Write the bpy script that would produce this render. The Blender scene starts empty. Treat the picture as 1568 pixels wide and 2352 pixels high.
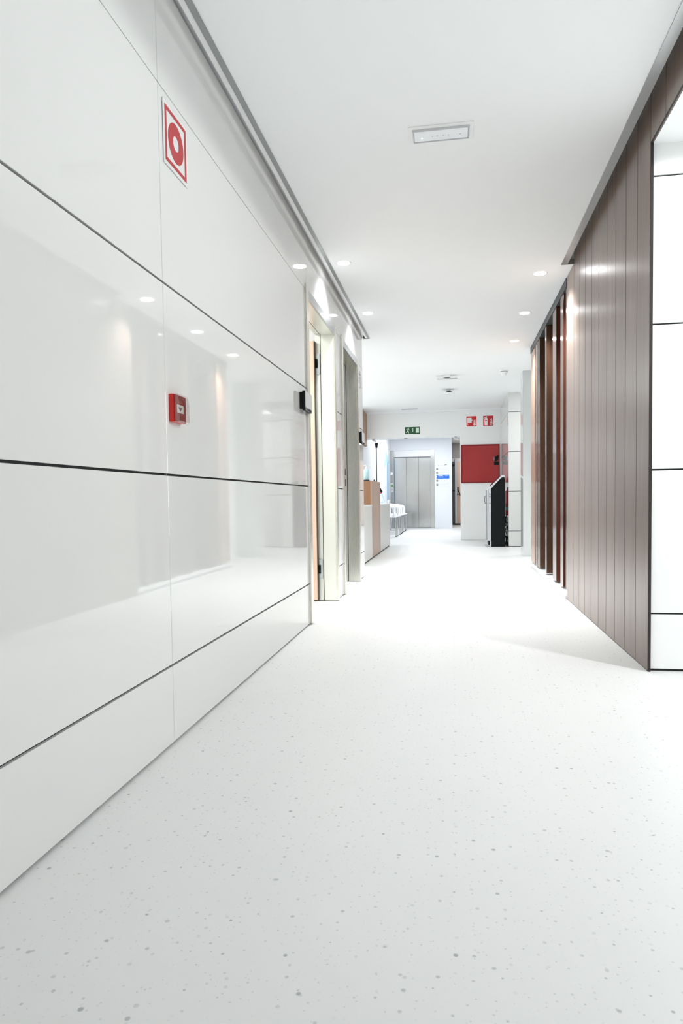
import bpy, bmesh, math, random
from mathutils import Matrix, Vector
random.seed(7)
S = bpy.context.scene
COL = S.collection

# ------------------------------------------------------------------ materials
def srgb(r, g, b):
    f = lambda c: (c/255/12.92) if c/255 <= .04045 else ((c/255+.055)/1.055)**2.4
    return (f(r), f(g), f(b), 1)

def mat(name, col, rough=.5, metal=0., emit=None, strength=0., ior=1.5, aniso=0., coat=0., spec=.5):
    m = bpy.data.materials.new(name); m.use_nodes = True
    b = m.node_tree.nodes['Principled BSDF']
    b.inputs['Base Color'].default_value = col if len(col) == 4 else (*col, 1)
    b.inputs['Roughness'].default_value = rough
    b.inputs['Metallic'].default_value = metal
    b.inputs['IOR'].default_value = ior
    b.inputs['Specular IOR Level'].default_value = spec
    if aniso: b.inputs['Anisotropic'].default_value = aniso
    if coat: b.inputs['Coat Weight'].default_value = coat
    if emit:
        b.inputs['Emission Color'].default_value = emit if len(emit) == 4 else (*emit, 1)
        b.inputs['Emission Strength'].default_value = strength
    return m

def N(m, t, **k):
    n = m.node_tree.nodes.new(t)
    for a, v in k.items(): setattr(n, a, v)
    return n

def L(m, a, b): m.node_tree.links.new(a, b)

def mottled(name, c1, c2, scale, rough=.5, metal=0., stretch=(1, 1, 1), bump=0., rough_var=0., detail=4, **kw):
    m = mat(name, c1, rough, metal, **kw)
    b = m.node_tree.nodes['Principled BSDF']
    tc = N(m, 'ShaderNodeTexCoord'); mp = N(m, 'ShaderNodeMapping'); nz = N(m, 'ShaderNodeTexNoise')
    geo = N(m, 'ShaderNodeNewGeometry')
    mp.inputs['Scale'].default_value = stretch
    L(m, geo.outputs['Position'], mp.inputs['Vector']); L(m, mp.outputs['Vector'], nz.inputs['Vector'])
    nz.inputs['Scale'].default_value = scale; nz.inputs['Detail'].default_value = detail
    rp = N(m, 'ShaderNodeValToRGB')
    rp.color_ramp.elements[0].position = .3; rp.color_ramp.elements[1].position = .7
    rp.color_ramp.elements[0].color = c1 if len(c1) == 4 else (*c1, 1)
    rp.color_ramp.elements[1].color = c2 if len(c2) == 4 else (*c2, 1)
    L(m, nz.outputs['Fac'], rp.inputs['Fac']); L(m, rp.outputs['Color'], b.inputs['Base Color'])
    if bump:
        bp = N(m, 'ShaderNodeBump'); bp.inputs['Strength'].default_value = bump; bp.inputs['Distance'].default_value = .002
        L(m, nz.outputs['Fac'], bp.inputs['Height']); L(m, bp.outputs['Normal'], b.inputs['Normal'])
    if rough_var:
        mr = N(m, 'ShaderNodeMapRange'); mr.inputs['To Min'].default_value = rough-rough_var; mr.inputs['To Max'].default_value = rough+rough_var
        L(m, nz.outputs['Fac'], mr.inputs['Value']); L(m, mr.outputs['Result'], b.inputs['Roughness'])
    return m

def floor_material():
    m = mat('terrazzo_vinyl', (.77, .775, .765), .42)
    b = m.node_tree.nodes['Principled BSDF']
    geo = N(m, 'ShaderNodeNewGeometry')
    base = N(m, 'ShaderNodeTexNoise'); base.inputs['Scale'].default_value = 3.0; base.inputs['Detail'].default_value = 5
    rp = N(m, 'ShaderNodeValToRGB')
    rp.color_ramp.elements[0].color = (.735, .74, .732, 1); rp.color_ramp.elements[1].color = (.775, .778, .77, 1)
    L(m, geo.outputs['Position'], base.inputs['Vector']); L(m, base.outputs['Fac'], rp.inputs['Fac'])
    prev = rp.outputs['Color']
    # three sizes of chip: few dark ones, more mid grey ones, many faint ones
    for sc, r0, share, dark in ((23, .125, .40, (.36, .375, .37)), (31, .135, .55, (.48, .49, .485)), (62, .17, .6, (.60, .605, .60))):
        v = N(m, 'ShaderNodeTexVoronoi', voronoi_dimensions='2D'); v.inputs['Scale'].default_value = sc
        L(m, geo.outputs['Position'], v.inputs['Vector'])
        sep = N(m, 'ShaderNodeSeparateColor'); L(m, v.outputs['Color'], sep.inputs['Color'])
        rad = N(m, 'ShaderNodeMapRange'); rad.inputs['From Min'].default_value = 1-share; rad.inputs['From Max'].default_value = 1
        rad.inputs['To Min'].default_value = 0; rad.inputs['To Max'].default_value = r0
        L(m, sep.outputs['Red'], rad.inputs['Value'])
        sub = N(m, 'ShaderNodeMath', operation='SUBTRACT'); L(m, rad.outputs['Result'], sub.inputs[0]); L(m, v.outputs['Distance'], sub.inputs[1])
        sm = N(m, 'ShaderNodeMapRange'); sm.inputs['From Min'].default_value = -.02; sm.inputs['From Max'].default_value = .04
        L(m, sub.outputs['Value'], sm.inputs['Value'])
        st = N(m, 'ShaderNodeMath', operation='MULTIPLY'); L(m, sm.outputs['Result'], st.inputs[0]); L(m, sep.outputs['Green'], st.inputs[1])
        mx = N(m, 'ShaderNodeMix', data_type='RGBA'); L(m, st.outputs['Value'], mx.inputs[0])
        L(m, prev, mx.inputs[6]); mx.inputs[7].default_value = (*dark, 1)
        prev = mx.outputs[2]
    L(m, prev, b.inputs['Base Color'])
    return m

def wood(name, c1, c2, rough, grain=1.0, coat=0., ior=1.5, bump=.12):
    """vertical grain"""
    m = mat(name, c1, rough, coat=coat, ior=ior)
    b = m.node_tree.nodes['Principled BSDF']
    geo = N(m, 'ShaderNodeNewGeometry'); mp = N(m, 'ShaderNodeMapping')
    mp.inputs['Scale'].default_value = (1, 1, .045)
    L(m, geo.outputs['Position'], mp.inputs['Vector'])
    n1 = N(m, 'ShaderNodeTexNoise'); n1.inputs['Scale'].default_value = 55*grain; n1.inputs['Detail'].default_value = 6; n1.inputs['Distortion'].default_value = .4
    n2 = N(m, 'ShaderNodeTexNoise'); n2.inputs['Scale'].default_value = 4.2; n2.inputs['Detail'].default_value = 1
    L(m, mp.outputs['Vector'], n1.inputs['Vector']); L(m, mp.outputs['Vector'], n2.inputs['Vector'])
    ad = N(m, 'ShaderNodeMath', operation='ADD'); L(m, n1.outputs['Fac'], ad.inputs[0]); L(m, n2.outputs['Fac'], ad.inputs[1])
    hf = N(m, 'ShaderNodeMath', operation='MULTIPLY'); L(m, ad.outputs['Value'], hf.inputs[0]); hf.inputs[1].default_value = .5
    rp = N(m, 'ShaderNodeValToRGB'); rp.color_ramp.elements[0].position = .34; rp.color_ramp.elements[1].position = .66
    rp.color_ramp.elements[0].color = (*c1[:3], 1); rp.color_ramp.elements[1].color = (*c2[:3], 1)
    L(m, hf.outputs['Value'], rp.inputs['Fac']); L(m, rp.outputs['Color'], b.inputs['Base Color'])
    bp = N(m, 'ShaderNodeBump'); bp.inputs['Strength'].default_value = bump; bp.inputs['Distance'].default_value = .001
    L(m, n1.outputs['Fac'], bp.inputs['Height']); L(m, bp.outputs['Normal'], b.inputs['Normal'])
    return m

def brushed(name, col, rough, vertical=True, metal=1.0):
    m = mat(name, col, rough, metal)
    b = m.node_tree.nodes['Principled BSDF']
    geo = N(m, 'ShaderNodeNewGeometry'); mp = N(m, 'ShaderNodeMapping')
    mp.inputs['Scale'].default_value = (1, 1, .01) if vertical else (.01, .01, 1)
    L(m, geo.outputs['Position'], mp.inputs['Vector'])
    n1 = N(m, 'ShaderNodeTexNoise'); n1.inputs['Scale'].default_value = 300; n1.inputs['Detail'].default_value = 3
    L(m, mp.outputs['Vector'], n1.inputs['Vector'])
    mr = N(m, 'ShaderNodeMapRange'); mr.inputs['To Min'].default_value = max(.03, rough-.025); mr.inputs['To Max'].default_value = rough+.025
    L(m, n1.outputs['Fac'], mr.inputs['Value']); L(m, mr.outputs['Result'], b.inputs['Roughness'])
    return m

def glass_material(name, tint=(1, 1, 1), mixfac=.08):
    m = bpy.data.materials.new(name); m.use_nodes = True
    nt = m.node_tree; nt.nodes.clear()
    out = N(m, 'ShaderNodeOutputMaterial'); t = N(m, 'ShaderNodeBsdfTransparent'); g = N(m, 'ShaderNodeBsdfGlossy'); mx = N(m, 'ShaderNodeMixShader')
    t.inputs['Color'].default_value = (*tint, 1); g.inputs['Roughness'].default_value = .03
    mx.inputs['Fac'].default_value = mixfac
    L(m, t.outputs[0], mx.inputs[1]); L(m, g.outputs[0], mx.inputs[2]); L(m, mx.outputs[0], out.inputs['Surface'])
    return m

M = dict(
    gloss=mottled('white_gloss_panel', (.655, .66, .65), (.67, .675, .664), 1.2, .03, ior=1.65),
    side=mottled('white_side_panel', (.83, .84, .835), (.85, .86, .855), 1.2, .08),
    joint=mat('joint_black', (.012, .013, .015), .6),
    seam=mat('seam_grey', (.22, .225, .215), .6),
    ceil=mottled('ceiling_paint', (.885, .903, .912), (.90, .918, .927), .8, .85),
    paint=mottled('white_paint', (.87, .885, .882), (.89, .905, .902), 1.0, .6),
    cool=mottled('cool_white_paint', (.80, .82, .85), (.83, .85, .88), 1.0, .55),
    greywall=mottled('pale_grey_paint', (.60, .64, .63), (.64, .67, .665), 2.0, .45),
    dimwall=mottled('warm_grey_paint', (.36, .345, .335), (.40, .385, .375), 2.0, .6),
    floor=floor_material(),
    board=wood('grey_brown_boards', (.156, .110, .088), (.246, .184, .153), .28, ior=1.45, bump=.05),
    groove=mat('board_groove', (.02, .016, .014), .7),
    fin=wood('dark_walnut_gloss', (.036, .018, .011), (.078, .042, .027), .14, bump=.03),
    finred=wood('red_walnut_gloss', (.060, .020, .013), (.105, .038, .025), .14, bump=.03),
    finlight=wood('light_walnut_gloss', (.30, .17, .11), (.40, .25, .17), .2),
    oak=wood('pinkish_oak', (.60, .40, .30), (.72, .53, .42), .4, .6),
    desk_oak=wood('beech_laminate', (.36, .245, .18), (.45, .32, .245), .4, .7),
    desk_inner=wood('warm_brown_laminate', (.27, .13, .06), (.36, .19, .10), .4, .7),
    steel=brushed('brushed_steel', (.74, .72, .66), .27),
    steel_lift=mat('lift_steel', (.50, .505, .495), .17, 1.0),
    steel_light=brushed('satin_jamb', (.74, .75, .70), .30, metal=.55),
    alu=mat('aluminium', (.50, .515, .52), .32, 1.0),
    aludark=mat('aluminium_dark', (.30, .31, .31), .35, .8),
    chrome=mat('chrome', (.62, .63, .65), .12, 1.0),
    white=mat('white_plastic', (.85, .85, .85), .3),
    whitegloss=mat('white_enamel', (.88, .89, .9), .18),
    offwhite=mat('counter_laminate', (.62, .625, .60), .35),
    countertop=mat('counter_top_white', (.84, .84, .82), .3),
    black=mat('black_plastic', (.008, .010, .010), .5, spec=.12),
    rubber=mat('black_rubber', (.012, .012, .012), .7),
    red=mat('sign_red', srgb(196, 30, 38), .4),
    signred=mat('call_point_sign_red', srgb(172, 34, 42), .4),
    callred=mat('call_point_red', srgb(205, 30, 24), .3),
    callframe=mat('call_point_frame_red', srgb(150, 66, 66), .3),
    cabred=mottled('cabinet_red', srgb(158, 34, 36), srgb(168, 40, 42), 2.0, .34),
    cabframe=mat('cabinet_frame_red', srgb(132, 20, 24), .4),
    signwhite=mat('sign_white', (.86, .87, .86), .4),
    green=mat('exit_green', srgb(18, 74, 38), .4),
    exitpale=mat('exit_pale', srgb(214, 236, 218), .4),
    blue=mat('directory_blue', srgb(18, 112, 222), .45),
    paleblue=mat('pale_blue_film', srgb(176, 214, 238), .5),
    midblue=mat('blue_edge_film', srgb(128, 172, 212), .5),
    grey=mat('mid_grey', (.22, .23, .235), .5),
    lightgrey=mat('light_grey_plastic', (.60, .61, .62), .35),
    palegrey=mat('print_pale_grey', (.62, .64, .68), .6),
    silver=mat('kiosk_silver', (.66, .66, .69), .3, .35),
    kioskfront=mat('kiosk_front', (.78, .81, .84), .3),
    screen=mat('kiosk_screen', (.02, .012, .02), .08),
    lamp=mat('lamp_glow', (1, 1, 1), .5, emit=(.97, .985, 1), strength=25),
    led=mat('green_led', (.2, .8, .3), .5, emit=(.55, 1, .5), strength=1.2),
    diffuser=mat('frosted_diffuser', (.80, .82, .86), .25),
    bluebottle=mat('gel_bottle', srgb(196, 238, 246), .12),
    teal=mat('teal_band', srgb(120, 200, 200), .4),
    glass=glass_material('clear_glass'),
    cover=glass_material('clear_cover', (.96, .93, .92), .14),
    outside=mat('exterior_ground', (.5, .5, .48), .9),
)

# ------------------------------------------------------------------ geometry
class G:
    def __init__(s): s.v = []; s.f = []; s.sm = []
    def add(s, vs, fs, smooth=False):
        o = len(s.v); s.v += [tuple(v) for v in vs]
        for f in fs: s.f.append([i+o for i in f]); s.sm.append(smooth)
        return s
    def box(s, x0, x1, y0, y1, z0, z1):
        if x0 > x1: x0, x1 = x1, x0
        if y0 > y1: y0, y1 = y1, y0
        if z0 > z1: z0, z1 = z1, z0
        vs = [(x0, y0, z0), (x1, y0, z0), (x1, y1, z0), (x0, y1, z0), (x0, y0, z1), (x1, y0, z1), (x1, y1, z1), (x0, y1, z1)]
        return s.add(vs, [(0, 3, 2, 1), (4, 5, 6, 7), (0, 1, 5, 4), (1, 2, 6, 5), (2, 3, 7, 6), (3, 0, 4, 7)])
    def prism(s, pts, o, u, v, n, d0, d1):
        """polygon pts (a,b) in the plane o + a*u + b*v, extruded along n from d0 to d1"""
        o, u, v, n = map(Vector, (o, u, v, n))
        k = len(pts)
        if sum(pts[i][0]*pts[(i+1) % k][1]-pts[(i+1) % k][0]*pts[i][1] for i in range(k)) * u.cross(v).dot(n) < 0: pts = pts[::-1]
        vs = [o+u*a+v*b+n*d0 for a, b in pts]+[o+u*a+v*b+n*d1 for a, b in pts]
        fs = [list(range(k))[::-1], [i+k for i in range(k)]]+[(i, (i+1) % k, (i+1) % k+k, i+k) for i in range(k)]
        return s.add(vs, fs)
    def ring(s, c, u, v, n, ri, ro, d0, d1, seg=40):
        """flat ring (or rectangular washer when ri/ro are pairs)"""
        c, u, v, n = map(Vector, (c, u, v, n)); vs = []
        if isinstance(ro, tuple):
            P = [(-1, -1), (1, -1), (1, 1), (-1, 1)]
            rings = [[(a*ro[0], b*ro[1]) for a, b in P], [(a*ri[0], b*ri[1]) for a, b in P]]; seg = 4
        else:
            P = [(math.cos(2*math.pi*i/seg), math.sin(2*math.pi*i/seg)) for i in range(seg)]
            rings = [[(a*ro, b*ro) for a, b in P], [(a*ri, b*ri) for a, b in P]]
        for d in (d0, d1):
            for r in rings:
                vs += [c+u*a+v*b+n*d for a, b in r]
        fs = []
        for i in range(seg):
            j = (i+1) % seg
            A, B, C2, D = 0, seg, 2*seg, 3*seg
            fs += [(A+i, B+i, B+j, A+j), (C2+i, C2+j, D+j, D+i), (A+i, A+j, C2+j, C2+i), (B+i, D+i, D+j, B+j)]
        return s.add(vs, fs)
    def lathe(s, prof, c, axis='z', seg=32):
        """profile (r, h) about a vertical (or x / y) axis through c"""
        c = Vector(c); vs = []; fs = []
        for r, h in prof:
            for i in range(seg):
                a = 2*math.pi*i/seg; p, q = r*math.cos(a), r*math.sin(a)
                vs.append(c+Vector({'z': (p, q, h), 'x': (h, p, q), 'y': (q, h, p)}[axis]))
        k = len(prof)
        for j in range(k-1):
            for i in range(seg):
                i2 = (i+1) % seg
                fs.append((j*seg+i, j*seg+i2, (j+1)*seg+i2, (j+1)*seg+i))
        s.add(vs, fs, True)
        if prof[0][0] > 1e-6: s.add([vs[i] for i in range(seg)], [list(range(seg))[::-1]])
        if prof[-1][0] > 1e-6: s.add([vs[(k-1)*seg+i] for i in range(seg)], [list(range(seg))])
        return s
    def tube(s, path, r, seg=10, closed=False):
        P = [Vector(p) for p in path]; k = len(P); vs = []; fs = []
        up = None
        for i, p in enumerate(P):
            a = P[i-1] if (i or closed) else p; b = P[(i+1) % k] if (i < k-1 or closed) else p
            t = (b-a).normalized()
            if up is None:
                up = t.orthogonal().normalized()
            up = (up-t*up.dot(t)).normalized(); w = t.cross(up)
            for j in range(seg):
                q = 2*math.pi*j/seg; vs.append(p+up*(r*math.cos(q))+w*(r*math.sin(q)))
        for i in range(k if closed else k-1):
            i2 = (i+1) % k
            for j in range(seg):
                j2 = (j+1) % seg
                fs.append((i*seg+j, i*seg+j2, i2*seg+j2, i2*seg+j))
        s.add(vs, fs, True)
        if not closed:
            s.add(vs[:seg], [list(range(seg))[::-1]]); s.add(vs[-seg:], [list(range(seg))])
        return s

def root_loc(o):
    p = Vector((0, 0, 0))
    while o is not None: p += o.location; o = o.parent
    return p

def obj(name, g, m, parent=None, bevel=0., seg=2, label=None, origin=None):
    if parent is not None: org = root_loc(parent)
    elif origin is not None: org = Vector(origin)
    else:
        xs, ys, zs = zip(*g.v); org = Vector(((min(xs)+max(xs))/2, (min(ys)+max(ys))/2, min(zs)))
    me = bpy.data.meshes.new(name)
    me.from_pydata([tuple(Vector(v)-org) for v in g.v], [], g.f)
    for p, sm in zip(me.polygons, g.sm): p.use_smooth = sm
    me.materials.append(M[m] if isinstance(m, str) else m)
    bm = bmesh.new(); bm.from_mesh(me); bmesh.ops.recalc_face_normals(bm, faces=bm.faces); bm.to_mesh(me); bm.free()
    o = bpy.data.objects.new(name, me); COL.objects.link(o)
    if parent is None: o.location = org
    else: o.parent = parent
    if bevel:
        b = o.modifiers.new('edge', 'BEVEL'); b.width = bevel; b.segments = seg; b.limit_method = 'ANGLE'; b.angle_limit = .6
    if label: o['label'] = label
    return o

def objs(name, gs, m, parent, bevel=0., **k):
    return [obj(name, g, m, parent, bevel, **k) for g in gs]

def thing(name, loc, label, cat, group=None):
    e = bpy.data.objects.new(name, None); COL.objects.link(e); e.location = loc; e.empty_display_size = .1
    e['label'] = label; e['category'] = cat
    if group: e['group'] = group
    return e

def tag(o, label, cat, group=None):
    o['label'] = label; o['category'] = cat
    if group: o['group'] = group
    return o

def struct(name, g, m, parent=None, bevel=0.):
    o = obj(name, g, m, parent, bevel)
    if parent is None: o['kind'] = 'structure'
    return o

def sempty(name, loc):
    e = bpy.data.objects.new(name, None); COL.objects.link(e); e.location = loc; e.empty_display_size = .1; e['kind'] = 'structure'
    return e

def box(*a): return G().box(*a)

def dup(root, loc, label, group=None):
    r = root.copy(); COL.objects.link(r); r.location = loc; r['label'] = label
    if group: r['group'] = group
    for ch in list(root.children):
        c = ch.copy(); COL.objects.link(c); c.parent = r
        for gc in list(ch.children):
            d = gc.copy(); COL.objects.link(d); d.parent = c
    return r

X_, Y_, Z_ = (1, 0, 0), (0, 1, 0), (0, 0, 1)
LW, RW, ZC = -.95, .892, 2.56          # left wall face, right wall face, ceiling

# ------------------------------------------------------------------ floor and ceilings
g = G(); g.box(-5, 6, -7, 23, -.12, 0)
struct('floor', g, 'floor')

g = G()
g.box(LW+.065, .85, -6.2, 5.385, ZC, ZC+.1)                 # corridor ceiling, short of both walls
g.box(-1.12, LW+.065, -6.2, 7.38, ZC+.035, ZC+.1)
g.box(.80, 1.05, -6.2, 5.40, ZC+.099, ZC+.14)
g.box(LW+.065, .85, 5.385, 7.38, ZC, ZC+.1); g.box(.85, 1.6, 5.385, 7.38, ZC, ZC+.1)
g.box(-4.6, 4.9, 7.38, 13.7, ZC, ZC+.1)
struct('ceiling', g, 'ceil')
struct('ceiling_side_room', box(RW+.013, 5.2, -2.2, 3.4, 2.424, 2.5), 'ceil')
struct('ceiling_office', box(-4.3, -1.12, 3.2, 7.38, ZC, ZC+.1), 'ceil')
struct('ceiling_lobby', box(-3.6, 3.2, 13.6, 22.2, 2.52, 2.62), 'ceil')

# aluminium shadow-gap trims where the ceiling stops at the walls
t = sempty('trim_1', (LW+.04, 0, ZC))
obj('edge_strip', box(LW+.045, LW+.069, -6, 7.385, ZC-.004, ZC+.02), 'aludark', t)
obj('inner_strip', box(LW+.022, LW+.045, -6, 7.385, ZC-.002, ZC+.012), 'white', t)
obj('end_cap', box(LW+.001, LW+.069, 7.38, 7.388, ZC-.006, ZC+.03), 'aludark', t)
t = sempty('trim_2', (.83, 0, ZC))
obj('edge_strip', box(.803, .848, -6, 5.385, ZC-.004, ZC+.098), 'alu', t)
obj('end_cap', box(.803, RW, 5.381, 5.39, ZC-.005, ZC+.034), 'alu', t)

# ------------------------------------------------------------------ left wall: glossy panels over a black backing
VJ = [-6, -4.75, -2.44, -.13, 2.18, 4.487]
HJ = [0.0, .272, .921, 1.561, 2.207, 2.57]
def panels(y_ranges, z_edges, x_face, depth, hgap=.0075, vgap=.0026, sign=1, z_top_last=True):
    """flat panels facing +X (sign 1) or -X (-1)"""
    g = G()
    for y0, y1 in y_ranges:
        for i in range(len(z_edges)-1):
            z0, z1 = z_edges[i], z_edges[i+1]
            a = z0+(hgap/2 if i else .009); b = z1-(hgap/2 if i < len(z_edges)-2 else 0)
            g.box(x_face-sign*depth, x_face, y0+vgap/2, y1-vgap/2, a, b)
    return g
D = .012
wl = struct('wall_left', G().box(LW-.16, LW-D, -6, 4.42, 0, 2.57).box(LW-.16, LW-D, 4.42, 7.25, 2.225, 2.57)
            .box(LW-.16, LW-D, 5.545, 5.84, 0, 2.225).box(LW-.16, LW-D, 6.87, 7.25, 0, 2.225), 'joint')
rng = [(VJ[i], VJ[i+1]) for i in range(len(VJ)-1)]
low = rng[:-1]+[(2.18, 4.424)]
g = panels(low, HJ[:-1], LW, D)
g2 = panels([(5.542, 5.845), (6.868, 7.25)], HJ[:-1], LW, D)
g.add(g2.v, g2.f)
for y0, y1 in rng+[(4.487, 7.25)]: g.box(LW-D, LW, y0+.0013, y1-.0013, HJ[4]+.003, HJ[5])
obj('gloss_panels', g, 'gloss', wl, .0012, 1)
g = G()
for y in VJ[1:]: g.box(LW-D, LW-.0035, y-.0013, y+.0013, .009, 2.57)
obj('seam_strip', g, 'seam', wl)
obj('end_panel', box(LW-.16, LW-.0005, 7.2505, 7.262, .009, 2.559), 'gloss', wl)

# ------------------------------------------------------------------ doors in the left wall
def door_frame(name, y0, y1, reveal_m, leaf=None):
    d = sempty(name, (LW, (y0+y1)/2, 0)); w = .066; h = 2.226; p = .014
    # architrave on the corridor face: two posts and a header
    g = G().box(LW-.004, LW+p, y0, y0+w, .004, h+.016).box(LW-.004, LW+p, y1-w, y1, .004, h-.004)
    obj('architrave', g, 'steel', d, .003)
    obj('header', box(LW-.004, LW+p-.002, y0+w, y1-w, h-.068, h-.006), 'alu', d, .002)
    # linings: the deep outer lining, a black seal, then the rebate
    g = G()
    for a, b in ((y0+w-.006, y0+w), (y1-w, y1-w+.006)): g.box(LW-.103, LW-.003, a, b, .004, h-.068)
    g.box(LW-.103, LW-.003, y0+w, y1-w, h-.068, h-.062)
    obj('lining', g, reveal_m, d)
    g = G()
    for a, b in ((y0+w-.009, y0+w-.001), (y1-w+.001, y1-w+.009)): g.box(LW-.109, LW-.101, a, b, .004, h-.062)
    g.box(LW-.109, LW-.101, y0+w, y1-w, h-.066, h-.058)
    obj('seal', g, 'black', d)
    g = G()
    for a, b in ((y0+w-.018, y0+w-.006), (y1-w+.004, y1-w+.016)): g.box(LW-.150, LW-.109, a, b, .004, h-.055)
    g.box(LW-.150, LW-.109, y0+w, y1-w, h-.06, h-.05)
    obj('rebate', g, reveal_m, d)
    return d

d1 = door_frame('door_1', 4.42, 5.545, 'steel_light')
# open wooden leaf hinged on the far jamb, swung into the room
lf = obj('leaf', box(LW-1.16, LW-.152, 5.436, 5.478, .012, 2.105), 'oak', d1, .002, label='open wooden leaf')
obj('leaf_edge', box(LW-.1515, LW-.146, 5.438, 5.476, .012, 2.105), mat('dark_edge', (.05, .035, .022), .5), lf)
for z in (1.93, .262):
    hg = G().box(LW-.149, LW-.112, 5.4725, 5.479, z-.08, z+.08)
    h = obj('hinge', hg, 'alu', d1)
    obj('hinge_knuckle', G().lathe([(.011, -.035), (.011, .035)], (LW-.140, 5.466, z), seg=16), 'black', h)
d2 = door_frame('door_2', 5.84, 6.87, 'steel')
for z in (1.105, 1.0):
    obj('strike_plate', box(LW-.140, LW-.124, 6.8015, 6.8085, z-.034, z+.034), 'black', d2)

# rooms behind the doors
struct('wall_office', G().box(-4.2, LW-.16, 3.2, 3.3, 0, ZC).box(-4.3, -4.2, 3.2, 7.38, 0, ZC).box(-4.2, LW-.17, 5.66, 5.74, 0, ZC)
       .box(-4.2, LW-.16, 7.262, 7.38, 0, ZC), 'paint')

# ------------------------------------------------------------------ right wall: vertical boards
edges = [3.364+.2235*k for k in range(0, 11)]+[5.70]
wr = struct('wall_right', G().box(RW+.012, RW+.09, 3.50, 5.70, 0, 2.66).box(RW+.012, RW+.02, .3, 3.376, 2.505, 2.66).box(RW+.012, RW+.09, -6, .3, 0, 2.66), 'groove')
g = G(); gp = .006
for i in range(len(edges)-1): g.box(RW, RW+.012, edges[i]+gp/2, edges[i+1]-gp/2, .004, 2.658 if edges[i+1] < 5.39 else 2.559)
e2 = [3.364-.2235*k for k in range(0, 15)]
for i in range(len(e2)-1):
    if e2[i] > .3: g.box(RW, RW+.012, max(.3, e2[i+1])+gp/2, e2[i]-gp/2, 2.427, 2.658)
k = .3
while k > -6: g.box(RW, RW+.012, k-.2235+gp/2, k-gp/2, .004, 2.658); k -= .2235
obj('timber_boards', g, 'board', wr, .0015, 1)
obj('corner_strip', box(RW+.0004, RW+.0125, 3.3605, 3.3768, 0, 2.424), 'groove', wr)
obj('lintel_edge', box(RW+.0005, RW+.006, .3, 3.37, 2.4235, 2.4275), 'groove', wr)

# white panelled wall of the side opening
ws = struct('wall_side', box(RW+.014, 5.1, 3.389, 3.5, 0, 2.43), 'joint')
g = G()
for x0, x1 in ((RW+.012, 1.9), (1.9, 3.1), (3.1, 5.1)):
    zz = [0, .273, .946, 1.614, 2.281, 2.43]
    for i in range(5): g.box(x0+.0015, x1-.0015, 3.377, 3.389, zz[i]+(.004 if i else .012), zz[i+1]-(.004 if i < 4 else 0))
obj('gloss_panels', g, 'side', ws, .0012, 1)
g = G().box(5.1, 5.2, -2.2, -.55, 0, 2.5).box(5.1, 5.2, .45, 3.5, 0, 2.5).box(5.1, 5.2, -.55, .45, 0, .35).box(5.1, 5.2, -.55, .45, 2.3, 2.5).box(RW+.09, 5.2, -2.3, -2.2, 0, 2.5)
struct('wall_side_room', g, 'paint')
w = sempty('window_1', (5.1, -.05, .35))
g = G().ring((5.15, -.05, 1.325), Y_, Z_, X_, (.44, .915), (.5, .975), -.04, .04); obj('frame', g, 'white', w)
obj('pane', box(5.148, 5.154, -.49, .39, .41, 2.24), 'glass', w)

# back end of the corridor with an unseen glazed window added for fill light
g = G().box(LW-.2, 1.1, -6.2, -6, 2.35, 2.7).box(LW-.2, -.85, -6.2, -6, 0, 2.35).box(.8, 1.1, -6.2, -6, 0, 2.35)
struct('wall_back', g, 'paint')
w = sempty('added_window', (0, -6.1, 0))
obj('frame', G().ring((-.025, -6.1, 1.175), X_, Z_, Y_, (.765, 1.115), (.825, 1.175), -.04, .04).box(-.05, 0, -6.13, -6.07, .06, 2.29), 'aludark', w)
obj('pane', box(-.79, .74, -6.103, -6.097, .06, 2.29), 'glass', w)

# ------------------------------------------------------------------ slatted screen on the right
t = thing('slatted_screen', (RW+.08, 7, 0), 'dark glossy wooden fin screen standing between board wall and grey pilaster', 'screen')
obj('base_rail', box(RW-.004, 1.10, 5.703, 8.27, 0, .058), 'whitegloss', t, .004, label='pale metal base rail')
obj('base_shadow_strip', box(RW-.006, RW-.004, 5.703, 8.27, .004, .024), 'alu', t)
obj('top_rail', box(.888, 1.10, 5.703, 8.27, 2.485, 2.556), mat('track_dark', (.05, .053, .055), .5), t)
obj('back_panel', box(1.085, 1.10, 5.703, 8.27, .058, 2.485), 'fin', t)
for y0, y1, mm, dp in ((7.90, 8.26, 'finlight', .19), (7.668, 7.788, 'fin', .19), (7.553, 7.629, 'fin', .19), (7.441, 7.515, 'fin', .19),
                       (6.908, 7.007, 'fin', .19), (6.266, 6.481, 'finred', .19), (5.878, 6.029, 'finred', .19), (5.706, 5.745, 'fin', .19)):
    obj('fin', box(RW, RW+dp, y0, y1, .075, 2.485), mm, t, .003)
objs('fin_foot', [G().lathe([(.014, .058), (.014, .078)], (RW+.09, y, 0), seg=12) for y in (8.08, 7.73, 7.59, 7.48, 6.96, 6.37, 5.95)], 'alu', t)

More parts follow.
